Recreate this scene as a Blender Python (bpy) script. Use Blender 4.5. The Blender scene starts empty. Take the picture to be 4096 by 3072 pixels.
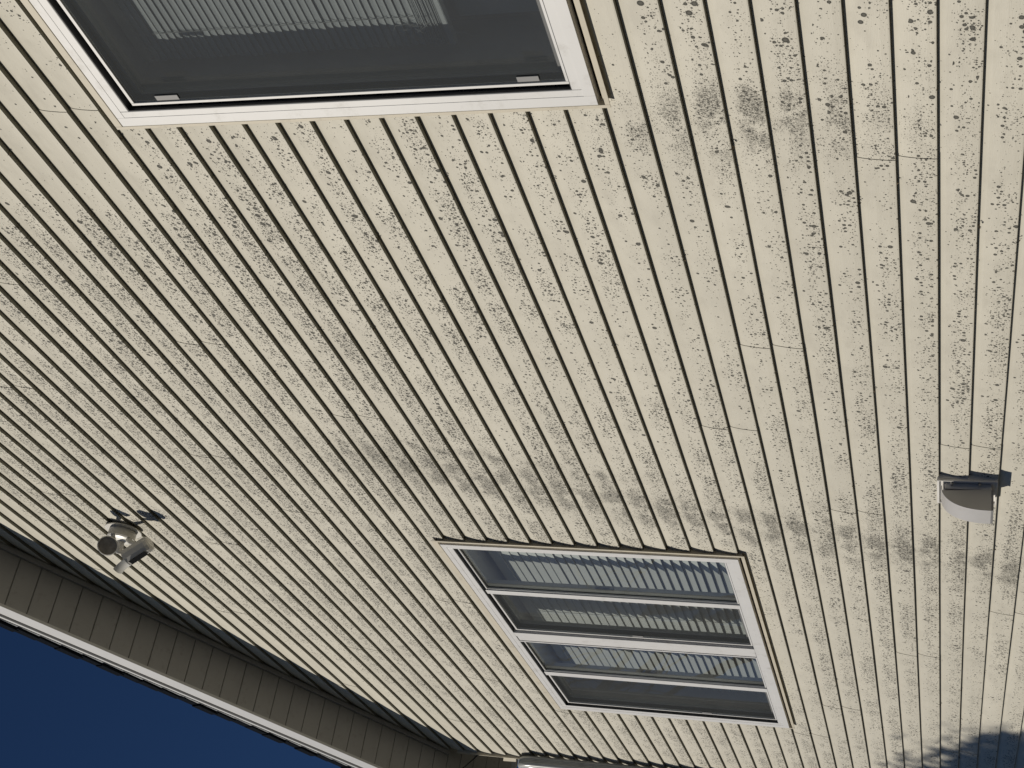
import bpy, bmesh, math, random
from mathutils import Vector, Matrix

random.seed(7)
S = bpy.context.scene
COL = S.collection

# ------------------------------------------------------------------ camera
cam_d = bpy.data.cameras.new("camera")
cam = bpy.data.objects.new("camera", cam_d)
COL.objects.link(cam)
cam_d.sensor_width = 36.0
cam_d.lens = 5673.3 / 4096 * 36.0
cam_d.clip_start = 0.05
cam_d.clip_end = 2000
M = Matrix(((-0.25209386, 0.49356698, 0.8323703, 0.0),
            (0.15885714, 0.8695891, -0.46752455, -2.32347476),
            (-0.95457482, 0.01436789, -0.29762471, -0.04757146),
            (0, 0, 0, 1)))
cam.matrix_world = M
S.camera = cam

# ------------------------------------------------------------------ light
SUN_TRAVEL = Vector((0.60, 1.0, -0.50)).normalized()
elev = math.asin(-SUN_TRAVEL.z)
az = math.atan2(-SUN_TRAVEL.x, -SUN_TRAVEL.y)
world = bpy.data.worlds.new("World")
S.world = world
world.use_nodes = True
wn = world.node_tree
wn.nodes.clear()
wo = wn.nodes.new('ShaderNodeOutputWorld')
wb = wn.nodes.new('ShaderNodeBackground')
sky = wn.nodes.new('ShaderNodeTexSky')
sky.sky_type = 'NISHITA'
sky.sun_disc = False
sky.sun_elevation = elev
sky.sun_rotation = az
sky.altitude = 3500.0
sky.air_density = 1.0
sky.dust_density = 0.0
sky.ozone_density = 8.0
wb.inputs['Strength'].default_value = 0.05
wn.links.new(sky.outputs[0], wb.inputs[0])
wn.links.new(wb.outputs[0], wo.inputs[0])
sun_d = bpy.data.lights.new("sun", 'SUN')
sun_d.energy = 5.0
sun_d.angle = math.radians(0.53)
sun_d.color = (1.0, 0.93, 0.82)
sun = bpy.data.objects.new("sun", sun_d)
COL.objects.link(sun)
sun.rotation_mode = 'QUATERNION'
sun.rotation_quaternion = SUN_TRAVEL.to_track_quat('-Z', 'Y')
S.view_settings.view_transform = 'Standard'
S.view_settings.look = 'None'
S.view_settings.exposure = -0.62
S.view_settings.gamma = 1.0
S.view_settings.use_curve_mapping = False

# ------------------------------------------------------------------ helpers
ORIG = {}


def setp(o, label=None, cat=None, group=None, kind=None):
    if label: o['label'] = label
    if cat: o['category'] = cat
    if group: o['group'] = group
    if kind: o['kind'] = kind
    return o


def thing(name, loc, label, cat, group=None):
    o = bpy.data.objects.new(name, None)
    o.empty_display_size = 0.1
    COL.objects.link(o)
    o.location = loc
    ORIG[o.name] = Vector(loc)
    return setp(o, label, cat, group)


def link(name, me, parent=None, loc=None):
    """mesh given in world coordinates (or placed at world loc)"""
    o = bpy.data.objects.new(name, me)
    COL.objects.link(o)
    w = Vector(loc) if loc is not None else Vector((0, 0, 0))
    ORIG[o.name] = w
    if parent is not None:
        o.parent = parent
        o.location = w - ORIG[parent.name]
    else:
        o.location = w
    return o


def mesh(name, verts, faces, mat, smooth=False):
    me = bpy.data.meshes.new(name)
    me.from_pydata([tuple(v) for v in verts], [], faces)
    me.materials.append(mat)
    me.update()
    if smooth:
        for p in me.polygons: p.use_smooth = True
    return me


class MB:
    def __init__(self): self.v = []; self.f = []

    def add(self, vs, fs):
        n = len(self.v)
        self.v += [Vector(a) for a in vs]
        self.f += [tuple(i + n for i in f) for f in fs]
        return self

    def box(self, x0, x1, y0, y1, z0, z1, b=0.0):
        if b <= 0:
            vs = [(x, y, z) for x in (x0, x1) for y in (y0, y1) for z in (z0, z1)]
            fs = [(0, 1, 3, 2), (4, 6, 7, 5), (0, 4, 5, 1), (2, 3, 7, 6), (0, 2, 6, 4), (1, 5, 7, 3)]
            return self.add(vs, fs)
        bm = bmesh.new()
        bmesh.ops.create_cube(bm, size=1.0)
        for v in bm.verts:
            v.co = Vector(((x0 + x1) / 2 + v.co.x * (x1 - x0), (y0 + y1) / 2 + v.co.y * (y1 - y0), (z0 + z1) / 2 + v.co.z * (z1 - z0)))
        bmesh.ops.bevel(bm, geom=bm.edges[:], offset=b, segments=2, affect='EDGES', profile=0.5)
        self.bm(bm)
        return self

    def bm(self, bm, mat=None):
        bm.verts.ensure_lookup_table()
        for i, v in enumerate(bm.verts): v.index = i
        vs = [(mat @ v.co if mat else v.co.copy()) for v in bm.verts]
        self.add(vs, [tuple(v.index for v in f.verts) for f in bm.faces])
        bm.free()
        return self

    def tube(self, pts, r, n=8, cap=True):
        pts = [Vector(p) for p in pts]
        rs = r if isinstance(r, (list, tuple)) else [r] * len(pts)
        rings = []
        up = Vector((0.13, 0.31, 0.94)).normalized()
        for i, p in enumerate(pts):
            d = (pts[min(i + 1, len(pts) - 1)] - pts[max(i - 1, 0)]).normalized()
            a = d.cross(up)
            if a.length < 1e-3: a = d.cross(Vector((1, 0, 0)))
            a.normalize(); b = d.cross(a).normalized()
            rings.append([p + (a * math.cos(2 * math.pi * k / n) + b * math.sin(2 * math.pi * k / n)) * rs[i] for k in range(n)])
        vs = [v for g in rings for v in g]
        fs = []
        for i in range(len(pts) - 1):
            for k in range(n):
                fs.append((i * n + k, i * n + (k + 1) % n, (i + 1) * n + (k + 1) % n, (i + 1) * n + k))
        if cap:
            fs.append(tuple(range(n))); fs.append(tuple(range(len(vs) - n, len(vs))))
        return self.add(vs, fs)

    def lathe(self, prof, origin, axis, n=28, cap=False):
        """prof: list of (radius, distance along axis)"""
        ax = Vector(axis).normalized()
        a = ax.orthogonal().normalized(); b = ax.cross(a)
        o = Vector(origin)
        vs = []
        for r, h in prof:
            for k in range(n):
                t = 2 * math.pi * k / n
                vs.append(o + ax * h + (a * math.cos(t) + b * math.sin(t)) * r)
        fs = []
        for i in range(len(prof) - 1):
            for k in range(n):
                fs.append((i * n + k, i * n + (k + 1) % n, (i + 1) * n + (k + 1) % n, (i + 1) * n + k))
        if cap:
            fs.append(tuple(range(n))); fs.append(tuple(range(len(vs) - n, len(vs))))
        return self.add(vs, fs)

    def prism(self, poly, y0, y1):
        """polygon in (x,z), extruded in y"""
        n = len(poly)
        vs = [(x, y0, z) for x, z in poly] + [(x, y1, z) for x, z in poly]
        fs = [tuple(range(n)), tuple(range(2 * n - 1, n - 1, -1))]
        for i in range(n):
            j = (i + 1) % n
            fs.append((i, j, j + n, i + n))
        return self.add(vs, fs)

    def me(self, name, mat, smooth=False, weld=True):
        me = mesh(name, self.v, self.f, mat)
        bm = bmesh.new(); bm.from_mesh(me)
        if weld: bmesh.ops.remove_doubles(bm, verts=bm.verts, dist=1e-6)
        bmesh.ops.recalc_face_normals(bm, faces=bm.faces)
        if smooth:
            for f in bm.faces: f.smooth = True
            for e in bm.edges:
                if len(e.link_faces) == 2 and e.calc_face_angle(0) > math.radians(38): e.smooth = False
        bm.to_mesh(me); bm.free()
        return me

    def build(self, name, mat, parent=None, smooth=False, loc=None):
        return link(name, self.me(name, mat, smooth), parent, loc)


# ------------------------------------------------------------------ materials
def nt(name):
    m = bpy.data.materials.new(name)
    m.use_nodes = True
    t = m.node_tree
    t.nodes.clear()
    return m, t


class NB:
    """tiny node-graph builder"""
    def __init__(self, tree): self.t = tree

    def n(self, typ, **kw):
        x = self.t.nodes.new(typ)
        for k, v in kw.items(): setattr(x, k, v)
        return x

    def s(self, sock, val):
        if hasattr(val, 'is_output') or isinstance(val, bpy.types.NodeSocket): self.t.links.new(val, sock)
        else: sock.default_value = val

    def m(self, op, a, b=None, c=None, clamp=False):
        x = self.n('ShaderNodeMath', operation=op, use_clamp=clamp)
        self.s(x.inputs[0], a)
        if b is not None: self.s(x.inputs[1], b)
        if c is not None: self.s(x.inputs[2], c)
        return x.outputs[0]

    def step(self, v, a, b):   # smooth 0..1 from a to b
        x = self.n('ShaderNodeMapRange', interpolation_type='SMOOTHSTEP')
        self.s(x.inputs['Value'], v); self.s(x.inputs['From Min'], a); self.s(x.inputs['From Max'], b)
        return x.outputs['Result']

    def mapr(self, v, a, b, c, d):
        x = self.n('ShaderNodeMapRange')
        self.s(x.inputs['Value'], v)
        for k, q in zip(('From Min', 'From Max', 'To Min', 'To Max'), (a, b, c, d)): self.s(x.inputs[k], q)
        return x.outputs['Result']

    def mix(self, f, a, b):
        x = self.n('ShaderNodeMix', data_type='RGBA')
        self.s(x.inputs[0], f); self.s(x.inputs[6], a); self.s(x.inputs[7], b)
        return x.outputs[2]

    def vec(self, x, y, z=0.0):
        c = self.n('ShaderNodeCombineXYZ')
        self.s(c.inputs[0], x); self.s(c.inputs[1], y); self.s(c.inputs[2], z)
        return c.outputs[0]

    def noise(self, v, scale, detail=3.0, rough=0.5):
        x = self.n('ShaderNodeTexNoise')
        self.s(x.inputs['Vector'], v); x.inputs['Scale'].default_value = scale
        x.inputs['Detail'].default_value = detail; x.inputs['Roughness'].default_value = rough
        return x.outputs['Fac']

    def gauss(self, v, c, w):   # exp(-((v-c)/w)^2)
        d = self.m('DIVIDE', self.m('SUBTRACT', v, c), w)
        return self.m('POWER', 2.71828, self.m('MULTIPLY', self.m('MULTIPLY', d, d), -1.0))


def out(t, sh):
    o = t.nodes.new('ShaderNodeOutputMaterial'); t.links.new(sh, o.inputs[0])


def simple(name, col, rough=0.5, spec=0.4, metal=0.0, vary=0.06, nscale=9.0, bump=0.0, bscale=60.0, dirt=None):
    m, t = nt(name); b = NB(t)
    g = b.n('ShaderNodeNewGeometry')
    P = g.outputs['Position']
    n1 = b.noise(P, nscale, 5.0, 0.6)
    f = b.mapr(n1, 0.25, 0.75, 1.0 - vary, 1.0 + vary)
    hs = b.n('ShaderNodeHueSaturation'); hs.inputs['Color'].default_value = (*col, 1); b.s(hs.inputs['Value'], f)
    c = hs.outputs[0]
    if dirt:
        dn = b.noise(P, dirt[1], 6.0, 0.7)
        c = b.mix(b.m('MULTIPLY', b.step(dn, 0.52, 0.75), dirt[2]), c, (*dirt[0], 1))
    p = b.n('ShaderNodeBsdfPrincipled')
    b.s(p.inputs['Base Color'], c)
    p.inputs['Roughness'].default_value = rough
    p.inputs['Specular IOR Level'].default_value = spec
    p.inputs['Metallic'].default_value = metal
    if bump > 0:
        bp = b.n('ShaderNodeBump'); bp.inputs['Strength'].default_value = bump; bp.inputs['Distance'].default_value = 0.002
        b.s(bp.inputs['Height'], b.noise(P, bscale, 4.0, 0.6)); b.s(p.inputs['Normal'], bp.outputs[0])
    out(t, p.outputs[0])
    return m


LAP = 0.1016
SLOPE = 0.41734
RX0, RZ0 = -9.369, 3.269        # rake / wall junction passes through here
PEAK_X = -2.35
RX1 = 2 * PEAK_X - RX0          # right-hand corner of the gable


def rake_z(x):
    return RZ0 + SLOPE * ((x - RX0) if x <= PEAK_X else (RX1 - x))


def rake_x(z):                  # left-hand wall limit at height z
    return max(-9.325, RX0 + (z - RZ0) / SLOPE)


def siding_material():
    m, t = nt('beige_vinyl_mildew'); b = NB(t)
    g = b.n('ShaderNodeNewGeometry')
    sp = b.n('ShaderNodeSeparateXYZ'); b.s(sp.inputs[0], g.outputs['Position'])
    X, Z = sp.outputs[0], sp.outputs[2]
    P2 = b.vec(X, Z, 0.0)
    lapf = b.m('FRACT', b.m('ADD', b.m('DIVIDE', Z, LAP), 40.0))      # 0 at the lip, 1 under the next lip
    lapi = b.m('FLOOR', b.m('ADD', b.m('DIVIDE', Z, LAP), 40.0))
    # ---- density of the mildew
    patch = b.noise(b.vec(X, b.m('MULTIPLY', Z, 0.8), lapi), 2.1, 4.0, 0.55)
    patch2 = b.noise(b.vec(X, Z, b.m('MULTIPLY', lapi, 3.7)), 7.0, 3.0, 0.6)
    dens = b.m('ADD', b.m('MULTIPLY', b.mapr(patch, 0.36, 0.64, 0.05, 1.0), 0.62), b.m('MULTIPLY', b.mapr(patch2, 0.3, 0.7, 0, 1), 0.38))
    # clean strip under the rake, and sheltered corner above the big window
    dr = b.m('SUBTRACT', b.m('ADD', RZ0, b.m('MULTIPLY', b.m('SUBTRACT', X, RX0), SLOPE)), Z)
    dens = b.m('MULTIPLY', dens, b.step(dr, 0.38, 0.95))
    shel = b.m('MULTIPLY', b.step(X, -3.25, -2.85), b.step(Z, 1.9, 2.5))
    dens = b.m('MULTIPLY', dens, b.m('SUBTRACT', 1.0, b.m('MULTIPLY', shel, 0.9)))
    shel2 = b.m('MULTIPLY', b.step(X, -2.80, -2.70), b.m('MULTIPLY', b.step(Z, 0.60, 0.70), b.m('SUBTRACT', 1.0, b.step(Z, 0.8, 0.9))))
    dens = b.m('MULTIPLY', dens, b.m('SUBTRACT', 1.0, b.m('MULTIPLY', shel2, 0.8)))
    shel3 = b.m('MULTIPLY', b.gauss(X, -6.8, 1.15), b.gauss(Z, 0.74, 0.09))
    dens = b.m('MULTIPLY', dens, b.m('SUBTRACT', 1.0, b.m('MULTIPLY', shel3, 0.8)))
    # fewer far down-left
    dens = b.m('MULTIPLY', dens, b.m('SUBTRACT', 1.0, b.m('MULTIPLY', b.m('MULTIPLY', b.step(X, -5.6, -7.2), b.m('SUBTRACT', 1.0, b.step(Z, 0.0, 0.7))), 0.35)))
    # heavier belt through the middle
    belt = b.m('MULTIPLY', b.m('MULTIPLY', b.step(Z, 1.1, 1.9), b.step(X, -7.6, -5.6)), b.m('SUBTRACT', 1.0, b.step(X, -3.4, -2.7)))
    dens = b.m('MULTIPLY', dens, b.m('ADD', 0.74, b.m('MULTIPLY', belt, 0.55)))
    thin = b.m('MULTIPLY', b.gauss(X, -3.7, 0.75), b.gauss(Z, 0.62, 0.55))
    dens = b.m('MULTIPLY', dens, b.m('SUBTRACT', 1.0, b.m('MULTIPLY', thin, 0.42)))
    lapw = b.m('SUBTRACT', 1.0, b.step(lapf, 0.38, 0.86))
    lapw = b.m('MULTIPLY', lapw, b.mapr(b.step(lapf, 0.0, 0.14), 0, 1, 0.45, 1.0))
    clus = b.mapr(b.noise(b.vec(X, Z, b.m('MULTIPLY', lapi, 9.1)), 11.0, 2.0, 0.5), 0.36, 0.64, 0.45, 1.4)
    dl = b.m('MULTIPLY', b.m('MULTIPLY', b.m('MULTIPLY', dens, lapw), clus), 1.0)
    dl = b.m('MULTIPLY', b.m('POWER', dl, 1.35), 1.5)
    dl = b.m('MULTIPLY', dl, b.mapr(b.step(X, -5.6, -3.4), 0, 1, 1.3, 1.0))
    # grime columns
    cx = b.m('ADD', -5.49, b.m('MULTIPLY', Z, 0.31))
    wob = b.m('MULTIPLY', b.m('SUBTRACT', b.noise(P2, 3.3, 3.0), 0.5), 0.25)
    g1 = b.gauss(b.m('ADD', X, wob), cx, 0.17)
    g1 = b.m('MULTIPLY', g1, b.m('SUBTRACT', 1.0, b.step(Z, 2.2, 2.7)))
    g3 = b.m('MULTIPLY', b.gauss(b.m('ADD', X, wob), b.m('ADD', cx, 0.24), 0.055), b.m('MULTIPLY', b.step(Z, 0.9, 1.3), b.m('SUBTRACT', 1.0, b.step(Z, 1.9, 2.3))))
    g1 = b.m('MAXIMUM', g1, b.m('MULTIPLY', g3, 0.8))
    g2 = b.m('MULTIPLY', b.gauss(b.m('ADD', X, wob), b.m('ADD', -2.83, b.m('MULTIPLY', Z, 0.1)), 0.17), b.gauss(Z, 0.46, 0.34))
    grime = b.m('MAXIMUM', g1, b.m('MULTIPLY', g2, 0.85))
    blot = b.step(b.noise(b.vec(b.m('MULTIPLY', X, 1.0), b.m('MULTIPLY', Z, 1.3), lapi), 9.0, 4.0, 0.6), 0.40, 0.60)
    grime = b.m('MULTIPLY', b.m('MULTIPLY', grime, b.mapr(lapw, 0, 1, 0.35, 1.0)), b.mapr(blot, 0, 1, 0.18, 1.3))
    # ---- spots
    w1 = b.n('ShaderNodeTexNoise'); b.s(w1.inputs['Vector'], P2); w1.inputs['Scale'].default_value = 260.0; w1.inputs['Detail'].default_value = 2.0
    off = b.n('ShaderNodeVectorMath', operation='MULTIPLY_ADD')
    b.s(off.inputs[0], w1.outputs['Color']); off.inputs[1].default_value = (0.0017, 0.0017, 0.0); b.s(off.inputs[2], P2)
    PW = off.outputs[0]

    def layer(scale, rmax, dens_s, lo, hi, seed):
        v = b.n('ShaderNodeTexVoronoi', voronoi_dimensions='2D', feature='F1')
        sh = b.n('ShaderNodeVectorMath', operation='ADD'); b.s(sh.inputs[0], PW); sh.inputs[1].default_value = (seed, seed * 0.7, 0)
        b.s(v.inputs['Vector'], sh.outputs[0]); v.inputs['Scale'].default_value = scale
        c = b.n('ShaderNodeSeparateColor'); b.s(c.inputs[0], v.outputs['Color'])
        keep = b.m('LESS_THAN', c.outputs[0], dens_s)
        rad = b.m('MULTIPLY', b.m('MULTIPLY_ADD', b.m('POWER', c.outputs[1], 1.6), 0.72, 0.28), rmax * scale)
        d = b.m('DIVIDE', v.outputs['Distance'], rad)
        core = b.m('SUBTRACT', 1.0, b.step(d, lo, hi))
        ring = b.mapr(b.step(d, 0.25, 0.85), 0, 1, 0.86, 1.0)
        return b.m('MULTIPLY', b.m('MULTIPLY', core, ring), keep)

    near = b.step(X, -3.6, -2.6)
    huge = layer(19.0, 0.0105, b.m('MULTIPLY', b.m('MULTIPLY', dl, 0.75), near), 0.8, 1.08, 5.3)
    big = layer(30.0, 0.0088, b.m('MULTIPLY', b.m('MULTIPLY', dl, 0.48), b.mapr(b.step(X, -5.5, -3.0), 0, 1, 0.45, 1.25)), 0.75, 1.1, 3.1)
    mid = layer(66.0, 0.0056, b.m('MULTIPLY', dl, b.mapr(near, 0, 1, 1.5, 0.75)), 0.85, 1.05, 7.7)
    sml = layer(135.0, 0.0032, b.m('ADD', b.m('MULTIPLY', dl, b.mapr(near, 0, 1, 1.05, 0.6)), b.m('MULTIPLY', grime, 0.95)), 0.75, 1.12, 12.3)
    tiny = layer(300.0, 0.0017, b.m('ADD', b.m('MULTIPLY', dl, 0.30), b.m('MULTIPLY', grime, 1.3)), 0.6, 1.2, 20.1)
    spot = b.m('MAXIMUM', b.m('MAXIMUM', b.m('MAXIMUM', big, huge), mid), b.m('MAXIMUM', b.m('MULTIPLY', sml, 0.95), b.m('MULTIPLY', tiny, 0.85)))
    fib = b.step(b.noise(b.vec(b.m('MULTIPLY', X, 3.2), Z), 95.0, 3.0, 0.65), 0.49, 0.60)
    fib = b.m('MULTIPLY', b.m('MULTIPLY', fib, b.step(grime, 0.26, 0.85)), 0.92)
    spot = b.m('MAXIMUM', spot, fib)
    # ---- base colour
    oi = b.n('ShaderNodeObjectInfo')
    tone = b.mapr(oi.outputs['Random'], 0, 1, 0.965, 1.03)
    cloud = b.mapr(b.noise(b.vec(X, b.m('MULTIPLY', Z, 2.0)), 3.2, 5.0, 0.6), 0.3, 0.7, 0.95, 1.04)
    grain = b.mapr(b.noise(b.vec(b.m('MULTIPLY', X, 9.0), b.m('MULTIPLY', Z, 160.0)), 4.0, 3.0, 0.6), 0.3, 0.7, 0.975, 1.02)
    val = b.m('MULTIPLY', b.m('MULTIPLY', tone, cloud), grain)
    hs = b.n('ShaderNodeHueSaturation'); hs.inputs['Color'].default_value = (0.596, 0.567, 0.478, 1); b.s(hs.inputs['Value'], val)
    haze = b.m('MULTIPLY', b.step(b.noise(b.vec(X, b.m('MULTIPLY', Z, 1.6), lapi), 9.0, 5.0, 0.65), 0.42, 0.72), 0.34)
    haze = b.m('MULTIPLY', haze, b.mapr(b.gauss(lapf, 0.62, 0.36), 0, 1, 0.2, 1.0))
    c = b.mix(haze, hs.outputs[0], (0.40, 0.375, 0.31, 1))
    c = b.mix(b.m('MULTIPLY', grime, 0.22), c, (0.24, 0.225, 0.185, 1))
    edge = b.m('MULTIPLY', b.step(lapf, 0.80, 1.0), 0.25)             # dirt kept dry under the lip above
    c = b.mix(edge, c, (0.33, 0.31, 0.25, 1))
    c = b.mix(b.m('MULTIPLY', spot, 0.97), c, (0.030, 0.030, 0.026, 1))
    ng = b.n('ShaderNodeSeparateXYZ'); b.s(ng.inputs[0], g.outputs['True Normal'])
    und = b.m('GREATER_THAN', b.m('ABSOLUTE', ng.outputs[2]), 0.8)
    c = b.mix(b.m('MULTIPLY', und, 0.85), c, (0.13, 0.128, 0.098, 1))  # downward faces darkened: mildew dirt and the lip's shade together in the colour
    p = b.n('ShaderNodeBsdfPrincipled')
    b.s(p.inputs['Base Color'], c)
    b.s(p.inputs['Roughness'], b.m('ADD', 0.50, b.m('MULTIPLY', spot, 0.3)))
    p.inputs['Specular IOR Level'].default_value = 0.3
    bp = b.n('ShaderNodeBump'); bp.inputs['Strength'].default_value = 0.35; bp.inputs['Distance'].default_value = 0.0012
    wav = b.noise(b.vec(b.m('MULTIPLY', X, 22.0), b.m('MULTIPLY', Z, 150.0)), 2.2, 3.0, 0.55)
    b.s(bp.inputs['Height'], b.m('ADD', wav, b.m('MULTIPLY', spot, 0.4))); b.s(p.inputs['Normal'], bp.outputs[0])
    out(t, p.outputs[0])
    return m


def glass_material(name, refl=1.0, tint=(0.86, 0.90, 0.90)):
    m, t = nt(name); b = NB(t)
    g0 = b.n('ShaderNodeNewGeometry')
    dp = b.n('ShaderNodeVectorMath', operation='DOT_PRODUCT'); b.s(dp.inputs[0], g0.outputs['Incoming']); b.s(dp.inputs[1], g0.outputs['Normal'])
    k = b.m('POWER', b.m('SUBTRACT', 1.0, b.m('ABSOLUTE', dp.outputs['Value'])), 5.0)      # two faces of a thin pane, either side alike
    f = b.m('MULTIPLY', b.m('MULTIPLY_ADD', k, 0.92, 0.075), refl, clamp=True)
    tr = b.n('ShaderNodeBsdfTransparent'); tr.inputs[0].default_value = (*tint, 1)
    gl = b.n('ShaderNodeBsdfGlossy'); gl.inputs['Roughness'].default_value = 0.0; gl.inputs['Color'].default_value = (1.0, 0.98, 0.93, 1)
    bp = b.n('ShaderNodeBump'); bp.inputs['Strength'].default_value = 0.06; bp.inputs['Distance'].default_value = 0.01
    g = b.n('ShaderNodeNewGeometry'); b.s(bp.inputs['Height'], b.noise(g.outputs['Position'], 2.4, 2.0)); b.s(gl.inputs['Normal'], bp.outputs[0])
    # faint dust film, plus an even grey veil added to pale the reflection
    df = b.n('ShaderNodeBsdfDiffuse'); df.inputs[0].default_value = (0.5, 0.5, 0.48, 1)
    dust = b.m('MULTIPLY', b.step(b.noise(g.outputs['Position'], 9.0, 6.0, 0.7), 0.45, 0.8), 0.035)
    mx = b.n('ShaderNodeMixShader'); b.s(mx.inputs[0], f); b.s(mx.inputs[1], tr.outputs[0]); b.s(mx.inputs[2], gl.outputs[0])
    m2 = b.n('ShaderNodeMixShader'); b.s(m2.inputs[0], b.m('ADD', dust, 0.055)); b.s(m2.inputs[1], mx.outputs[0]); b.s(m2.inputs[2], df.outputs[0])
    out(t, m2.outputs[0])
    return m


def screen_material(name, opacity):
    m, t = nt(name); b = NB(t)
    tr = b.n('ShaderNodeBsdfTransparent')
    df = b.n('ShaderNodeBsdfDiffuse'); df.inputs[0].default_value = (0.05, 0.05, 0.05, 1)
    g = b.n('ShaderNodeNewGeometry')
    sp = b.n('ShaderNodeSeparateXYZ'); b.s(sp.inputs[0], g.outputs['Position'])
    lint = b.m('GREATER_THAN', b.noise(b.vec(b.m('MULTIPLY', sp.outputs[0], 60.0), b.m('MULTIPLY', sp.outputs[2], 14.0)), 6.0, 4.0, 0.7), 0.745)
    c = b.mix(lint, (0.085, 0.092, 0.097, 1), (0.16, 0.16, 0.15, 1)); b.s(df.inputs[0], c)
    mx = b.n('ShaderNodeMixShader')
    b.s(mx.inputs[0], b.m('ADD', opacity, b.m('MULTIPLY', b.noise(g.outputs['Position'], 5.0, 3.0), 0.06)))
    b.s(mx.inputs[1], tr.outputs[0]); b.s(mx.inputs[2], df.outputs[0])
    out(t, mx.outputs[0])
    return m


MAT = {}
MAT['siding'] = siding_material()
MAT['trim'] = simple('beige_trim_vinyl', (0.57, 0.52, 0.41), 0.5, 0.35, vary=0.05, dirt=((0.22, 0.2, 0.16), 14.0, 0.5), bump=0.15)
MAT['white'] = simple('white_window_vinyl', (0.68, 0.675, 0.66), 0.38, 0.45, vary=0.03, nscale=5.0, dirt=((0.36, 0.34, 0.29), 13.0, 0.4))
MAT['white_shaded'] = simple('shaded_sash_vinyl', (0.34, 0.34, 0.33), 0.42, 0.4, vary=0.04)  # white sash vinyl darkened, its shade is put into the colour
MAT['gasket'] = simple('dark_gasket_and_shade', (0.028, 0.03, 0.034), 0.5, 0.4, vary=0.2)
MAT['glass'] = glass_material('window_glass', 0.85)
MAT['screen'] = screen_material('insect_screen_mesh', 0.31)
MAT['screen_big'] = screen_material('insect_screen_mesh_dense', 0.38)
MAT['tab'] = simple('grey_plastic_tab', (0.20, 0.20, 0.20), 0.5, vary=0.1)
MAT['slat'] = simple('white_faux_wood_slat', (0.57, 0.57, 0.54), 0.45, 0.4, vary=0.03)
MAT['minislat'] = simple('grey_white_aluminium_slat', (0.50, 0.52, 0.52), 0.4, 0.5, vary=0.04)
MAT['cord'] = simple('blind_cord', (0.5, 0.5, 0.47), 0.8, 0.1)
MAT['room'] = simple('interior_wall_paint', (0.5, 0.5, 0.49), 0.8, 0.2)
MAT['reveal'] = simple('window_reveal_paint', (0.42, 0.42, 0.41), 0.7, 0.2)
MAT['sheath'] = simple('wall_sheathing', (0.03, 0.03, 0.028), 0.9, 0.1)
MAT['soffit'] = simple('taupe_soffit_vinyl', (0.325, 0.325, 0.325), 0.6, 0.3, vary=0.05, nscale=7.0, dirt=((0.12, 0.11, 0.09), 22.0, 0.3), bump=0.1)
MAT['groove'] = simple('groove_dirt_and_shade', (0.04, 0.037, 0.03), 0.8, 0.1)
MAT['fascia'] = simple('white_fascia_metal', (0.54, 0.545, 0.55), 0.42, 0.45, vary=0.04, nscale=4.0, dirt=((0.4, 0.38, 0.34), 9.0, 0.3))
MAT['shingle'] = simple('dark_asphalt_shingle', (0.012, 0.014, 0.018), 1.0, 0.0, vary=0.5, nscale=120.0, bump=0.8, bscale=300.0)
MAT['sunlit_edge'] = simple('sunlit_shingle_edge', (0.30, 0.31, 0.32), 0.8, 0.2, vary=0.25, nscale=40.0)
MAT['vent'] = simple('grey_white_vent_plastic', (0.47, 0.46, 0.45), 0.4, 0.45, vary=0.04, nscale=12.0, dirt=((0.35, 0.32, 0.27), 18.0, 0.3))
MAT['vent_plate'] = simple('cream_vent_plate', (0.72, 0.70, 0.66), 0.45, 0.4, vary=0.04)
MAT['cover'] = simple('grey_vent_side', (0.52, 0.50, 0.46), 0.5, 0.3, vary=0.06)
MAT['screw'] = simple('screw_steel', (0.4, 0.4, 0.4), 0.3, 0.5, metal=0.9)
MAT['lampbody'] = simple('ivory_lamp_housing', (0.60, 0.585, 0.54), 0.4, 0.45, vary=0.05, nscale=30.0, dirt=((0.2, 0.18, 0.15), 30.0, 0.4))
MAT['lampwhite'] = simple('white_lamp_plastic', (0.78, 0.77, 0.72), 0.35, 0.5, vary=0.03)
MAT['lampdark'] = simple('brown_grey_lamp_lens', (0.26, 0.235, 0.20), 0.35, 0.5, vary=0.3, nscale=40.0)  # brown grey lens with uneven tone
MAT['black'] = simple('black_sensor_panel', (0.012, 0.012, 0.013), 0.25, 0.5)
MAT['pipe'] = simple('grey_white_downspout', (0.50, 0.51, 0.49), 0.28, 0.55, vary=0.06, nscale=14.0, dirt=((0.2, 0.21, 0.18), 10.0, 0.4))
MAT['cable'] = simple('black_cable', (0.012, 0.012, 0.012), 0.5)
MAT['debris'] = simple('cobweb_and_leaf_bits', (0.13, 0.105, 0.07), 0.95, 0.05, vary=0.6, nscale=80.0)
MAT['grass'] = simple('dry_lawn', (0.075, 0.072, 0.045), 0.95, 0.1, vary=0.35, nscale=3.0, bump=0.6, bscale=90.0)
MAT['concrete'] = simple('bark_mulch', (0.06, 0.048, 0.038), 0.85, 0.2, vary=0.12, nscale=4.0, bump=0.4, bscale=70.0)
MAT['bark'] = simple('grey_brown_bark', (0.09, 0.075, 0.06), 0.95, 0.1, vary=0.35, nscale=20.0, bump=0.8, bscale=40.0)
MAT['leaf'] = simple('dark_evergreen_leaf', (0.035, 0.06, 0.025), 0.6, 0.3, vary=0.5, nscale=6.0)
MAT['found'] = simple('foundation_block', (0.30, 0.29, 0.27), 0.9, 0.2, vary=0.15, nscale=8.0, bump=0.5)

GROUND = -1.62
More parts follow.
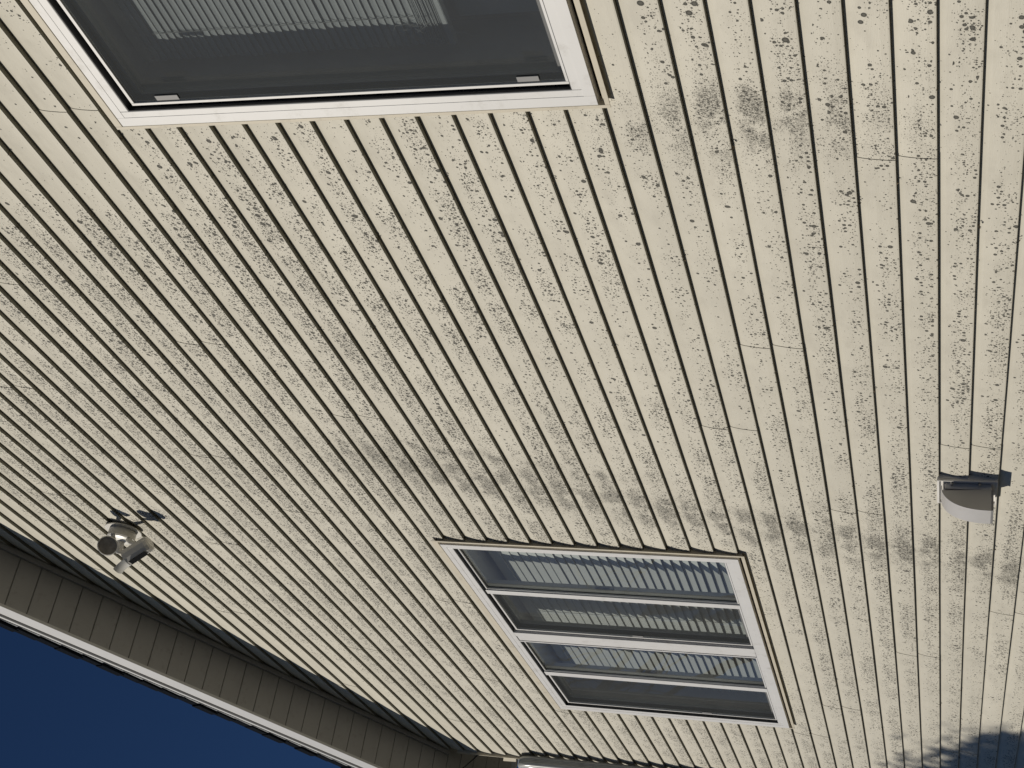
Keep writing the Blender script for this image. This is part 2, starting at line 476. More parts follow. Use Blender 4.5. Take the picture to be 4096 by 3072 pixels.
# ------------------------------------------------------------------ ground
mb = MB(); mb.add([(-400, -400, GROUND), (400, -400, GROUND), (400, 400, GROUND), (-400, 400, GROUND)], [(0, 1, 2, 3)])
setp(mb.build('ground', MAT['grass']), 'dry lawn stretching away from the beige house', None, None, 'structure')
mb = MB(); mb.add([(-11.5, -5.2, GROUND + 0.004), (8, -5.2, GROUND + 0.004), (8, -0.02, GROUND + 0.004), (-11.5, -0.02, GROUND + 0.004)], [(0, 1, 2, 3)])
setp(mb.build('flower_bed', MAT['concrete']), 'dark mulch bed along the foot of the beige wall', None, None, 'structure')

# ------------------------------------------------------------------ house
house = thing('house', (-2.35, 4.0, GROUND), 'beige house with mildew-spotted lap siding, white windows and taupe soffit', 'house')

# window outlines (outer frame) : x0,x1,z0,z1
W1 = (-2.672, -0.80, 0.815, 2.182)
W2 = (-8.040, -5.596, 0.814, 2.156)
HOLES = []
for (x0, x1, z0, z1) in (W1, W2):
    HOLES.append((x0 - 0.008, x1 + 0.020, z0 - 0.020, z1 + 0.018))
R_END = 4.62

# --- lap siding, two laps to a panel, each panel its own piece
PROF = [(0.0166, 0.0010), (0.0022, 0.0), (0.0003, 0.0014), (0.0, 0.005), (0.0012, 0.022), (0.0055, 0.055), (0.0107, 0.082), (0.0166, LAP + 0.0008)]
SEAMS = {-2: -6.104, -1: -4.544, 0: -2.957, 1: -5.12, 2: -3.888, 3: -4.45, 9: -4.70, 10: -4.426, 11: -2.6245, 12: -3.89,
         13: -5.35, 14: -4.816, 15: -3.494, 16: -5.778, 17: -4.237, 18: -6.78, 19: -5.273}
PLEN = 3.76


def wobble(x, z, k):
    return (math.sin(x * 1.9 + k * 2.3) + 0.6 * math.sin(x * 4.3 + k * 5.1 + z)) * 0.00045


def left_lim(z): return rake_x(z)
def right_lim(z): return min(R_END, RX1 - (z - RZ0) / SLOPE if z > RZ0 else R_END)


def panel(j, xa, xb):
    V = []; F = []
    skew = 0.0018
    any_ = False
    for lap in (0, 1):
        zb = (2 * j + lap) * LAP
        # break the profile at the window heads and sills
        pts = [(y, zb + z) for y, z in PROF]
        cuts = sorted({h[2] for h in HOLES} | {h[3] for h in HOLES})
        pp = [pts[0]]
        for a, c in zip(pts[:-1], pts[1:]):
            for q in cuts:
                if a[1] + 1e-5 < q < c[1] - 1e-5:
                    f = (q - a[1]) / (c[1] - a[1]); pp.append((a[0] + f * (c[0] - a[0]), q))
            pp.append(c)
        for a, c in zip(pp[:-1], pp[1:]):
            zm = (a[1] + c[1]) / 2
            if a[1] > rake_z(PEAK_X) - 0.03: continue
            iv = [(xa, xb)]
            for h in HOLES:
                if h[2] < zm < h[3]:
                    niv = []
                    for (p, q) in iv:
                        if q <= h[0] or p >= h[1]: niv.append((p, q)); continue
                        if p < h[0]: niv.append((p, h[0]))
                        if q > h[1]: niv.append((h[1], q))
                    iv = niv
            for (p, q) in iv:
                pa, pc = max(p, left_lim(a[1])), max(p, left_lim(c[1]))
                qa, qc = min(q, right_lim(a[1])), min(q, right_lim(c[1]))
                if qa - pa < 0.004 or qc - pc < 0.0005: continue
                any_ = True
                n = max(1, int(round((qa - pa) / 0.42)))
                base = len(V)
                for i in range(n + 1):
                    for (pp_, qq, (yy, zz)) in ((pa, qa, a), (pc, qc, c)):
                        x = pp_ + (qq - pp_) * i / n
                        yo = -skew * (x - xa) / max(0.5, (xb - xa)) + wobble(x, zb, lap + j)
                        V.append((x, yy + yo, zz + (wobble(x, 0, j * 3 + lap) * 0.9 if zz - zb < 0.02 else 0)))
                for i in range(n):
                    k = base + 2 * i
                    F.append((k, k + 2, k + 3, k + 1))
                # the cut right-hand end shows the thickness of the vinyl
                if abs(q - xb) < 1e-6 or q in [h[0] for h in HOLES]:
                    k = base + 2 * n
                    t_ = len(V)
                    V.append((V[k][0], V[k][1] + 0.0022, V[k][2])); V.append((V[k + 1][0], V[k + 1][1] + 0.0022, V[k + 1][2]))
                    F.append((k, t_, t_ + 1, k + 1))
    if not any_: return
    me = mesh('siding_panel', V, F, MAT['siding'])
    bm = bmesh.new(); bm.from_mesh(me)
    bmesh.ops.remove_doubles(bm, verts=bm.verts, dist=1e-5)
    bmesh.ops.recalc_face_normals(bm, faces=bm.faces)
    bm.to_mesh(me); bm.free()
    link('siding_panel', me, house)


jmax = int(rake_z(PEAK_X) / LAP / 2) + 1
rs = random.Random(5)
for j in range(-6, jmax + 1):
    s0 = SEAMS.get(j)
    full_win = all(h[2] < (2 * j) * LAP and (2 * j + 2) * LAP < h[3] for h in HOLES)
    if full_win:
        spans = [(-9.33, HOLES[1][0]), (HOLES[1][1], HOLES[0][0]), (HOLES[0][1], R_END)]
    else:
        if s0 is None: s0 = (-3.0 - rs.random() * 3.5) if not (3 < j < 9) else -9.7
        xs = [s0 + PLEN * k for k in range(-4, 6)]
        spans = [(a, c) for a, c in zip(xs[:-1], xs[1:])]
    for a, c in spans:
        a2 = max(a, -9.33); c2 = min(c, R_END)
        if c2 - a2 > 0.02: panel(j, a2, c2 + (0.006 if c2 < R_END - 0.01 and not full_win else 0))

# --- wall core behind the siding (with the window openings), side and rear walls
wb_ = MB()
zlo = -1.25
Y0, Y1 = 0.018, 0.085
IN1 = (W1[0] + 0.02, W1[1] - 0.02, W1[2] + 0.02, W1[3] - 0.02)
IN2 = (W2[0] + 0.02, W2[1] - 0.02, W2[2] + 0.02, W2[3] - 0.02)
wb_.box(-9.33, R_END, Y0, Y1, zlo, IN2[2])
for a, c in ((-9.33, IN2[0]), (IN2[1], IN1[0]), (IN1[1], R_END)):
    wb_.box(a, c, Y0, Y1, IN2[2] + 0.0002, IN2[3])
wb_.prism([(-9.33, IN2[3] + 0.0002), (R_END, IN2[3] + 0.0002), (R_END, rake_z(R_END) + 0.02), (PEAK_X, rake_z(PEAK_X) + 0.02), (-9.33, rake_z(-9.33) + 0.02)], Y0, Y1)
wb_.build('wall', MAT['sheath'], house)
sw = MB()
sw.box(-9.33, -9.23, 0.09, 9.0, zlo, 3.22); sw.box(R_END - 0.1, R_END, 0.09, 9.0, zlo, 3.22)
sw.box(-9.33, R_END, 9.0, 9.1, zlo, 3.25)
sw.build('side_wall', MAT['trim'], house)
fd = MB(); fd.box(-9.30, R_END - 0.03, 0.03, 9.05, GROUND, -1.2502); fd.build('foundation', MAT['found'], house)
cp = MB(); cp.box(-9.337, -9.330, -0.016, 0.09, zlo, 3.20, 0.001)
cp.build('corner_post', MAT['trim'], house); cp = MB(); cp.box(R_END + 0.002, R_END + 0.03, -0.01, 0.1, zlo, 3.25, 0.003)
cp.build('corner_post', MAT['trim'], house)

# --- roof
ny = math.sqrt(1 + SLOPE * SLOPE)
OVX = 0.665          # eave overhang past the corner


def rake_frame(sgn):
    """returns function (s along slope from eave tip upwards, h normal) -> (x,z) for left (sgn=1) or right (-1) slope"""
    ex = RX0 - OVX + 0.035
    ez = RZ0 + SLOPE * (ex - RX0)
    def f(s, h):
        x = ex + s / ny - h * SLOPE / ny
        z = ez + s * SLOPE / ny + h / ny
        if sgn < 0: x = 2 * PEAK_X - x
        return x, z
    return f


LEN = (PEAK_X - (RX0 - OVX + 0.035)) * ny
for sgn in (1, -1):
    fr = rake_frame(sgn)
    r = MB()
    r.prism([fr(-0.02, 0.10), fr(LEN + (0.10 + 0.03) * SLOPE, 0.10), fr(LEN + 0.135 * SLOPE, 0.135), fr(-0.02, 0.135)], -0.300, 9.4)
    r.build('roof_deck', MAT['shingle'], house)
    fa = MB(); fa.prism([fr(0, -0.022), fr(LEN - 0.022 * SLOPE, -0.022), fr(LEN + 0.099 * SLOPE, 0.099), fr(0, 0.099)], -0.312, -0.297)
    fa.build('fascia', MAT['fascia'], house)
    de = MB(); de.prism([fr(0, 0.1125), fr(LEN + 0.1125 * SLOPE, 0.1125), fr(LEN + 0.139 * SLOPE, 0.139), fr(0, 0.139)], -0.322, -0.3005)
    de.build('drip_edge', MAT['fascia'], house)
    ea = MB()
    x0, z0 = fr(-0.02, -0.03); x1, z1 = fr(-0.001, 0.12)
    ea.box(min(x0, x1) - 0.0, max(x0, x1) + 0.0, -0.31, 9.3, min(z0, z1), max(z0, z1)); ea.build('eave_board', MAT['fascia'], house)
    # frieze moulding where the soffit meets the wall
    mo = MB(); mo.prism([fr(OVX * ny - 0.02, -0.026), fr(LEN - 0.026 * SLOPE, -0.026), fr(LEN - 0.002 * SLOPE, -0.002), fr(OVX * ny - 0.02, -0.002)], -0.030, -0.004)
    mo.build('soffit_moulding', MAT['soffit'], house)

# soffit boards : one shared mesh, laid side by side along each rake
PITCH_S = 0.1275 * ny
sof = MB()
fr0 = rake_frame(1)
w = PITCH_S
yA, yB = -0.296, 0.30
pr = [(0.002, -0.001), (0.0035, 0.0), (w - 0.006, 0.0), (w - 0.0045, 0.006), (w - 0.0005, 0.006), (w, -0.001)]
vs = []; fs = []
ux, uz = 1 / ny, SLOPE / ny
for yy in (yA, -0.0001, yB):
    for s_, h_ in pr: vs.append((s_ * ux - h_ * uz, yy, s_ * uz + h_ * ux))
for r_ in range(2):
    for i in range(len(pr) - 1):
        k = r_ * len(pr) + i
        fs.append((k, k + 1, k + 1 + len(pr), k + len(pr)))
sof_me = mesh('soffit_board', vs, fs, MAT['soffit'])
nb = int(LEN / PITCH_S)
for i in range(nb):
    s_ = i * PITCH_S
    x, z = fr0(s_, 0.0)
    link('soffit_board', sof_me, house, (x, 0, z))
vr = [(-v[0], v[1], v[2]) for v in vs]
sof_mr = mesh('soffit_board', vr, fs, MAT['soffit'])
for i in range(nb):
    x, z = rake_frame(-1)(i * PITCH_S, 0.0)
    link('soffit_board', sof_mr, house, (x, 0, z))
# dirt-filled V grooves behind the boards, and the nailing strip
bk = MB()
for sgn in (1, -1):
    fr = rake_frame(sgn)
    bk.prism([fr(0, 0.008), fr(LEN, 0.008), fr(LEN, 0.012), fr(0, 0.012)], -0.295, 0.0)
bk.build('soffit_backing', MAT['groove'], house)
ev = MB(); x0, z0 = fr0(0, 0.0); x1, z1 = fr0((OVX) * ny - 0.02, 0.0)
ev.add([(x0, 0.30, z0), (x1, 0.30, z1), (x1, 9.0, z1), (x0, 9.0, z0)], [(0, 1, 2, 3)])
ev.build('eave_soffit', MAT['soffit'], house)

# shingle courses seen edge-on along the rake
sh = MB()
cl = 0.145
sh.add([(0, -0.336, 0.012), (cl + 0.02, -0.336, -0.004), (cl + 0.02, -0.336, 0.060), (0, -0.336, 0.070),
        (0, 0.3, 0.012), (cl + 0.02, 0.3, -0.004), (cl + 0.02, 0.3, 0.060), (0, 0.3, 0.070)],
       [(0, 1, 2, 3), (7, 6, 5, 4), (0, 4, 5, 1), (1, 5, 6, 2), (2, 6, 7, 3), (3, 7, 4, 0)])
stt = MB()  # added pale wedges, sunlight on the shingle edges put into their colour
stt.add([(0, -0.326, -0.001), (cl, -0.326, -0.001), (cl, -0.326, 0.003), (cl * 0.5, -0.326, 0.022), (0.0, -0.326, 0.040),
         (0, -0.3, -0.001), (cl, -0.3, -0.001), (cl, -0.3, 0.004), (cl * 0.5, -0.3, 0.022), (0.0, -0.3, 0.040)],
        [(0, 1, 2, 3, 4), (9, 8, 7, 6, 5), (0, 5, 6, 1), (1, 6, 7, 2), (2, 7, 8, 3), (3, 8, 9, 4), (4, 9, 5, 0)])
sh_me = sh.me('roof_shingle', MAT['shingle']); st_me = stt.me('sunlit_wedge', MAT['sunlit_edge'])
rr = random.Random(3)
for sgn in (1, -1):
    fr = rake_frame(sgn)
    n_ = int(LEN / cl)
    for i in range(n_):
        for me_, hh, nm in ((sh_me, 0.152, 'roof_shingle'), (st_me, 0.1400, 'sunlit_wedge')):
            x, z = fr(i * cl, hh + rr.uniform(-0.002, 0.002))
            o = link(nm, me_, house, (x, rr.uniform(-0.006, 0.006) if me_ is sh_me else 0.0, z))
            ang = math.atan(SLOPE)
            o.rotation_euler = (0, -ang + rr.uniform(-0.012, 0.012), 0) if sgn > 0 else (0, 0, math.pi)
            if sgn < 0:
                o.rotation_euler = (0, 0, 0); o.scale = (-1, 1, 1); o.rotation_euler = (0, ang, 0)
rt = MB()
for sgn in (1, -1):
    fr = rake_frame(sgn)
    rt.prism([fr(-0.03, 0.170), fr(LEN + 0.17 * SLOPE, 0.170), fr(LEN + 0.20 * SLOPE, 0.20), fr(-0.03, 0.20)], -0.29, 9.45)
rt.build('roof', MAT['shingle'], house)

# ------------------------------------------------------------------ windows
def ring(mb, x0, x1, z0, z1, wl, wr, wb0, wt, y0, y1, b=0.0):
    """rectangular frame with different member widths"""
    mb.box(x0, x0 + wl, y0, y1, z0, z1, b)
    mb.box(x1 - wr, x1, y0, y1, z0, z1, b)
    mb.box(x0 + wl + 0.0001, x1 - wr - 0.0001, y0, y1, z0, z0 + wb0, b)
    mb.box(x0 + wl + 0.0001, x1 - wr - 0.0001, y0, y1, z1 - wt, z1, b)
    return mb


def quad(name, x0, x1, z0, z1, y, mat, parent):
    return link(name, mesh(name, [(x0, y, z0), (x1, y, z0), (x1, y, z1), (x0, y, z1)], [(0, 1, 2, 3)], mat), parent)


def jchannel(wx, win, head_w):
    x0, x1, z0, z1 = wx
    jm = MB()
    # lip stands proud of the siding; wider flashing band over the head
    fl_, fr_, fb_, ft_ = 0.005, 0.016, 0.016, 0.006      # dark hollow beside the frame
    ll, lr, lb, lt = 0.012, 0.013, 0.013, 0.022 + head_w
    # thin face flange, hollow behind where the siding ends are tucked in, and the web that carries it
    ring(jm, x0 - fl_ - ll, x1 + fr_ + lr, z0 - fb_ - lb, z1 + ft_ + lt, ll, lr, lb, lt, -0.0125, -0.0100, 0.0008)
    ring(jm, x0 - fl_ - 0.0025, x1 + fr_ + 0.0025, z0 - fb_ - 0.0025, z1 + ft_ + 0.0025, 0.002, 0.002, 0.002, 0.002, -0.0099, 0.014)
    ring(jm, x0 - fl_ + 0.0001, x1 + fr_ - 0.0001, z0 - fb_ + 0.0001, z1 + ft_ - 0.0001, fl_, fr_ * 0.4, fb_ * 0.4, ft_, 0.002, 0.014)
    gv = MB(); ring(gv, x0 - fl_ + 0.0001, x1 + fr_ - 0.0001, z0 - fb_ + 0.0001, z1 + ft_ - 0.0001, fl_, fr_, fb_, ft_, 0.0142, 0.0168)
    gv.build('channel_hollow', MAT['groove'], win)  # dark strip lines the hollow, its shade put into the colour
    return jm.build('j_channel', MAT['trim'], win)


def window(wx, label, wl):
    x0, x1, z0, z1 = wx
    f = MB()
    ring(f, x0, x1, z0, z1, wl, 0.044, 0.056, 0.050, -0.015, 0.055, 0.002)
    ring(f, x0 + 0.0004, x1 - 0.0004, z0 + 0.0004, z1 - 0.0004, wl * 0.58, 0.024, 0.030, 0.024, -0.0160, -0.0148, 0.0004)
    w_ = f.build('window', MAT['white'], house)
    ws = MB(); ring(ws, x0 + wl + 0.0001, x1 - 0.0441, z0 + 0.0561, z1 - 0.0501, 0.0014, 0.0014, 0.0014, 0.0014, -0.0135, 0.010)
    ws.build('shade_liner', MAT['gasket'], w_)  # dark liner added, shade of the frame's inner faces put into its colour
    w_['label'] = label
    return w_


# ---- window 2 : two sliding units side by side
win2 = window(W2, 'mulled pair of white sliding windows with faux wood blinds behind', 0.077)
jchannel(W2, win2, 0.008)
Z0, Z1 = 0.872, 2.104
mu = MB(); mu.box(-6.866, -6.730, -0.0115, 0.048, 0.8705, 2.1055, 0.002)
mu.box(-6.8655, -6.853, -0.0150, -0.0118, 0.8705, 2.1055); mu.box(-6.782, -6.7305, -0.0150, -0.0118, 0.8705, 2.1055)
mu.build('mullion', MAT['white'], win2)


def slider(xl, xr, screen_l, rail, win, scr, tabz):
    """fixed pane on the right of the rail, screened sliding pane on the left"""
    ra, rb = rail
    m_ = MB(); m_.box(ra, rb, -0.006, 0.031, Z0 + 0.0002, Z1 - 0.0002, 0.002); m_.build('meeting_rail', MAT['white'], win)
    # fixed glass with its bead
    bd = MB(); ring(bd, rb + 0.0002, xr - 0.0002, Z0 + 0.0002, Z1 - 0.0002, 0.005, 0.007, 0.012, 0.012, 0.001, 0.022, 0.001); bd.build('glazing_bead', MAT['white'], win)
    quad('glass_pane', rb + 0.004, xr - 0.006, Z0 + 0.010, Z1 - 0.010, 0.014, MAT['glass'], win)
    gk = MB(); ring(gk, rb + 0.005, xr - 0.007, Z0 + 0.012, Z1 - 0.012, 0.004, 0.004, 0.005, 0.005, 0.010, 0.013); gk.build('gasket', MAT['gasket'], win)
    # sliding sash behind, slightly overlapping the rail
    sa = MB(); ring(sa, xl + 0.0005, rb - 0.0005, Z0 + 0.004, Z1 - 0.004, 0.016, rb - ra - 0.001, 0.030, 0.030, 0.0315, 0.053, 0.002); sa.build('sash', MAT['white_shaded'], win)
    quad('glass_pane', xl + 0.012, ra - 0.001, Z0 + 0.030, Z1 - 0.030, 0.042, MAT['glass'], win)
    # insect screen in its thin frame, dark track all round
    tk = MB(); ring(tk, xl + 0.0002, ra - 0.001, Z0 + 0.0004, Z1 - 0.0004, 0.014, 0.006, 0.012, 0.018, 0.010, 0.030); tk.build('screen_track', MAT['gasket'], win)
    sf = MB(); ring(sf, screen_l - 0.010, ra - 0.007, Z0 + 0.004, Z1 - 0.012, 0.010, 0.004, 0.008, 0.010, -0.002, 0.008, 0.001); sf.build('screen_frame', MAT['white'], win)
    quad('insect_screen', screen_l, ra - 0.011, Z0 + 0.014, Z1 - 0.021, 0.003, scr, win)
    if tabz is None: return
    tb = MB(); tb.box(screen_l + 0.004, screen_l + 0.020, -0.001, 0.0022, tabz, tabz + 0.055, 0.001); tb.build('screen_tab', MAT['tab'], win)


slider(-6.729, -5.640, -6.711, (-6.211, -6.166), win2, MAT['screen'], 1.42)
slider(-7.962, -6.867, -7.937, (-7.436, -7.380), win2, MAT['screen'], 1.24)
for xr in (-6.166, -7.380):
    lt = MB(); lt.box(xr - 0.002, xr + 0.010, 0.034, 0.050, 1.47, 1.56, 0.004); lt.box(xr + 0.009, xr + 0.018, 0.037, 0.044, 1.49, 1.55, 0.002)
    lt.build('sash_latch', MAT['tab'], win2)

# ---- window 1 : big slider, only its left half is in the picture
win1 = window(W1, 'large white sliding window with raised mini blinds behind its screen', 0.059)
jchannel(W1, win1, 0.0)
Z0, Z1 = 0.872, 2.131
slider(-2.612, -0.846, -2.595, (-1.72, -1.67), win1, MAT['screen_big'], None)
tb = MB(); tb.box(-2.590, -2.571, -0.001, 0.0022, 0.950, 1.008, 0.001); tb.build('screen_tab', MAT['tab'], win1)
tb = MB(); tb.box(-2.590, -2.571, -0.001, 0.0022, 1.965, 2.035, 0.001); tb.build('screen_tab', MAT['tab'], win1)

# ---- rooms behind the windows
for (x0, x1, z0, z1), name in ((W1, 'a'), (W2, 'b')):
    rv = MB()
    a0, a1, c0, c1 = x0 + 0.046, x1 - 0.043, z0 + 0.055, z1 - 0.049
    t_ = 0.03
    for (p, q, u, v) in ((a0 - t_, a0, c0 - t_, c1 + t_), (a1, a1 + t_, c0 - t_, c1 + t_), (a0, a1, c0 - t_, c0), (a0, a1, c1, c1 + t_)):
        rv.box(p, q, 0.0555, 0.26, u, v)
    rv.build('window_reveal', MAT['reveal'], house)
    rm = MB()
    X0, X1 = (x0 - 0.6, min(x1 + 0.9, R_END - 0.2))
    zf, zc = -0.35, 2.42
    rm.add([(X0, 0.262, zf), (X1, 0.262, zf), (X1, 4.0, zf), (X0, 4.0, zf), (X0, 0.262, zc), (X1, 0.262, zc), (X1, 4.0, zc), (X0, 4.0, zc)],
           [(0, 1, 2, 3), (4, 5, 6, 7), (0, 3, 7, 4), (1, 2, 6, 5), (3, 2, 6, 7)])
    # front wall of the room around the reveal
    for (p, q, u, v) in ((X0, a0 - t_, zf, zc), (a1 + t_, X1, zf, zc), (a0 - t_, a1 + t_, zf, c0 - t_), (a0 - t_, a1 + t_, c1 + t_, zc)):
        rm.add([(p, 0.262, u), (q, 0.262, u), (q, 0.262, v), (p, 0.262, v)], [(0, 1, 2, 3)])
    rm.build('room', MAT['room'], house)


# ------------------------------------------------------------------ blinds
def slat_mesh(name, length, width, thick, crown, mat, notch=False):
    """slat lying along X, centred, width along local Y, crown up"""
    n = 6
    V = []; F = []
    xs = [0, length]
    prof = []
    for i in range(n + 1):
        u = -0.5 + i / n
        prof.append((u * width, crown * (1 - (2 * u) ** 2)))
    P = [(y, z + thick / 2) for y, z in prof] + [(y, z - thick / 2) for y, z in reversed(prof)]
    k = len(P)
    for x in xs:
        for y, z in P: V.append((x, y, z))
    for i in range(k): F.append((i, (i + 1) % k, (i + 1) % k + k, i + k))
    F.append(tuple(range(k))); F.append(tuple(range(2 * k - 1, k - 1, -1)))
    m_ = MB(); m_.add(V, F)
    return m_.me(name, mat, smooth=True)


def blind(xa, xb, ztop, zbot, y, width, pitch, thick, crown, tilt, mat, label, cat_group, head, sag=0.0):
    root = thing('window_blind', ((xa + xb) / 2, y, zbot), label, 'blind', cat_group)
    hb = MB(); hb.box(xa, xb, y - 0.008, y + width * 0.55, ztop - head, ztop, 0.003); hb.build('headrail', mat, root)
    me = slat_mesh('slat', xb - xa, width, thick, crown, mat)
    z = ztop - head - pitch * 0.6
    n = int((z - zbot - 0.03) / pitch)
    r_ = random.Random(int(abs(xa) * 100))
    for i in range(n):
        f = i / max(1, n - 1)
        o = link('slat', me, root, (xa + r_.uniform(-0.003, 0.003) + sag * f, y + r_.uniform(-0.0015, 0.0015), z - i * pitch))
        o.rotation_euler = (math.radians(tilt(f) + r_.uniform(-1.5, 1.5)), r_.uniform(-0.0006, 0.0006), 0)
    bb = MB(); bb.box(xa, xb, y - width * 0.45, y + width * 0.45, zbot, zbot + 0.018, 0.004); bb.build('bottom_rail', mat, root)
    cd = MB()
    for t_ in (0.12, 0.5, 0.88):
        xx = xa + (xb - xa) * t_
        for dy in (-width * 0.48, width * 0.48):
            cd.tube([(xx, y + dy * 0.55, ztop - head), (xx, y + dy * 0.55, zbot + 0.015)], 0.0011, 5)
    cd.build('ladder_cord', MAT['cord'], root)
    return root


tilt2 = lambda f: 83 - 26 * f ** 1.3
blind(-7.955, -5.645, 2.080, 0.815, 0.150, 0.050, 0.0435, 0.0028, 0.0006, tilt2, MAT['slat'],
      'white slatted blind hanging closed behind the paired windows', None, 0.055)
b1 = blind(-2.590, -1.70, 2.12, 1.195, 0.148, 0.026, 0.0212, 0.0006, 0.0022, lambda f: 72 - 3 * f, MAT['minislat'],
           'grey white mini blind hanging half raised inside the large window', None, 0.03)
stk = MB()
rk = random.Random(2)
for i in range(16):
    zz = 1.215 + i * 0.0042
    stk.box(-2.585 + rk.uniform(-.006, .01), -1.70, 0.136 + rk.uniform(-.004, .004), 0.161 + rk.uniform(-.004, .004), zz, zz + 0.0012)
stk.build('slat_stack', MAT['minislat'], b1)['kind'] = 'stuff'
cw = MB()
for i in range(26):
    p = Vector((-2.54 + rk.uniform(-0.03, 0.05), 0.138 + rk.uniform(-0.02, 0.03), 1.24 + rk.uniform(-0.03, 0.12)))
    pts = [p]
    for k in range(4):
        p = p + Vector((rk.uniform(-.015, .015), rk.uniform(-.012, .012), rk.uniform(-.03, .02))); pts.append(p)
    cw.tube(pts, 0.0007, 4)
cw.build('tangled_cord', MAT['cord'], b1)['kind'] = 'stuff'

bd = MB(); bd.box(-2.555, -1.62, 0.200, 0.216, 0.905, 1.19, 0.004)  # board added to stand for a pale patch inside the window
setp(bd.build('patch_board', MAT['minislat']), 'pale grey board added in place of a pale patch, low inside the large window', 'board')
# ------------------------------------------------------------------ dryer vent
vent = thing('dryer_vent', (-4.86, 0.0, -0.10), 'grey white hooded dryer vent on the beige siding at the right of the photo', 'vent')
VX0, VX1, VZ0, VZ1 = -4.955, -4.765, -0.200, 0.006
pl = MB(); pl.box(VX0, VX1, -0.006, 0.012, VZ0, VZ1, 0.003)
ring(pl, VX0, VX1, VZ0, VZ1, 0.006, 0.005, 0.006, 0.008, -0.016, -0.0062, 0.001)
pl.build('mounting_plate', MAT['vent_plate'], vent)
# body block that stands the hood off the plate
hx0, hx1 = -4.908, -4.796
bb = MB()
bb.box(hx0 + 0.004, hx1 - 0.004, -0.030, -0.0062, VZ0 + 0.020, VZ1 - 0.026, 0.004)
bb.build('vent_collar', MAT['vent_plate'], vent)
# curved hood : quarter ellipse in (y,z), open at the bottom
hd = MB(); N = 18
ztop, zb = VZ1 - 0.014, VZ0 + 0.022
dep = 0.112


def hoodcurve(t, dd=0.0):
    a = t * math.pi / 2
    return (-0.020 - (dep - dd - 0.020) * math.sin(a) ** 0.9, zb + (ztop - dd - zb) * (math.cos(a) ** 0.85 if t < 0.999 else 0.0))


oc = [hoodcurve(i / N) for i in range(N + 1)]
ic = [hoodcurve(i / N, 0.003) for i in range(N + 1)]
vs = []; fs = []
for x in (hx0, hx1):
    for y, z in oc: vs.append((x, y, z))
    for y, z in ic: vs.append((x, y, z))
k = N + 1
for i in range(N):
    fs += [(i, i + 1, 2 * k + i + 1, 2 * k + i), (k + i, 3 * k + i, 3 * k + i + 1, k + i + 1), (i, k + i, k + i + 1, i + 1),
           (2 * k + i, 2 * k + i + 1, 3 * k + i + 1, 3 * k + i)]
fs.append((N, k + N, 3 * k + N, 2 * k + N))
hd.add(vs, fs)
hd.build('hood', MAT['vent'], vent, smooth=True)
rm_ = MB(); rm_.box(hx0, hx1 + 0.001, -dep + 0.0005, -dep + 0.004, zb - 0.008, zb + 0.001, 0.0008); rm_.box(hx1 - 0.002, hx1 + 0.001, -dep + 0.0045, -0.032, zb - 0.008, zb - 0.0002, 0.0008)
rm_.build('hood_rim', MAT['tab'], vent)  # rim in darker grey, shade of the hood's underside put into its colour
for nm, x in (('hood_side', hx1 - 0.0035), ('hood_side', hx0 + 0.0005)):
    sd = MB(); poly = [(y, z) for y, z in ic] + [(-0.036, zb), (-0.036, ztop - 0.035)]
    n = len(poly)
    # side cheek, set in from the wall so that the collar and its screws show
    poly = [p for p in ic if p[0] < -0.030] + [(-0.030, zb)]
    n = len(poly)
    sd.add([(x, y, z) for y, z in poly] + [(x + 0.003, y, z) for y, z in poly],
           [tuple(range(n)), tuple(range(2 * n - 1, n - 1, -1))] + [(i, (i + 1) % n, (i + 1) % n + n, i + n) for i in range(n)])
    sd.build(nm, MAT['cover'], vent)
fl = MB(); fl.box(hx0 + 0.004, hx1 - 0.006, -dep + 0.004, -0.0385, zb + 0.004, zb + 0.007); fl.build('damper_flap', MAT['cover'], vent)
for zz in (VZ1 - 0.050, VZ0 + 0.062):
    sc_ = MB(); sc_.lathe([(0.0, 0), (0.0055, 0.0), (0.0055, 0.014), (0.003, 0.018), (0, 0.018)], (hx1 + 0.010, -0.006, zz), (0.1, -1, 0), 12)
    sc_.build('screw', MAT['screw'], vent, smooth=True)

# ------------------------------------------------------------------ security light
Lc = Vector((-5.635, 0.0, 3.812))
lamp = thing('security_light', Lc, 'ivory outdoor security light with a round lamp and a hooded camera head', 'light')
bp_ = MB(); bp_.lathe([(0.0, 0.004), (0.088, 0.004), (0.090, 0.0), (0.090, -0.004), (0.0, -0.004)], Lc + Vector((0, -0.010, 0)), (0, 1, 0), 28)
bp_.build('backing_ring', MAT['lampbody'], lamp, smooth=True)
dr_ = MB(); dr_.lathe([(0.0, 0), (0.064, 0.0), (0.067, -0.006), (0.067, -0.040), (0.060, -0.046), (0.0, -0.046)], Lc + Vector((0, -0.014, 0)), (0, 1, 0), 36)
dr_.build('canopy', MAT['lampbody'], lamp, smooth=True)
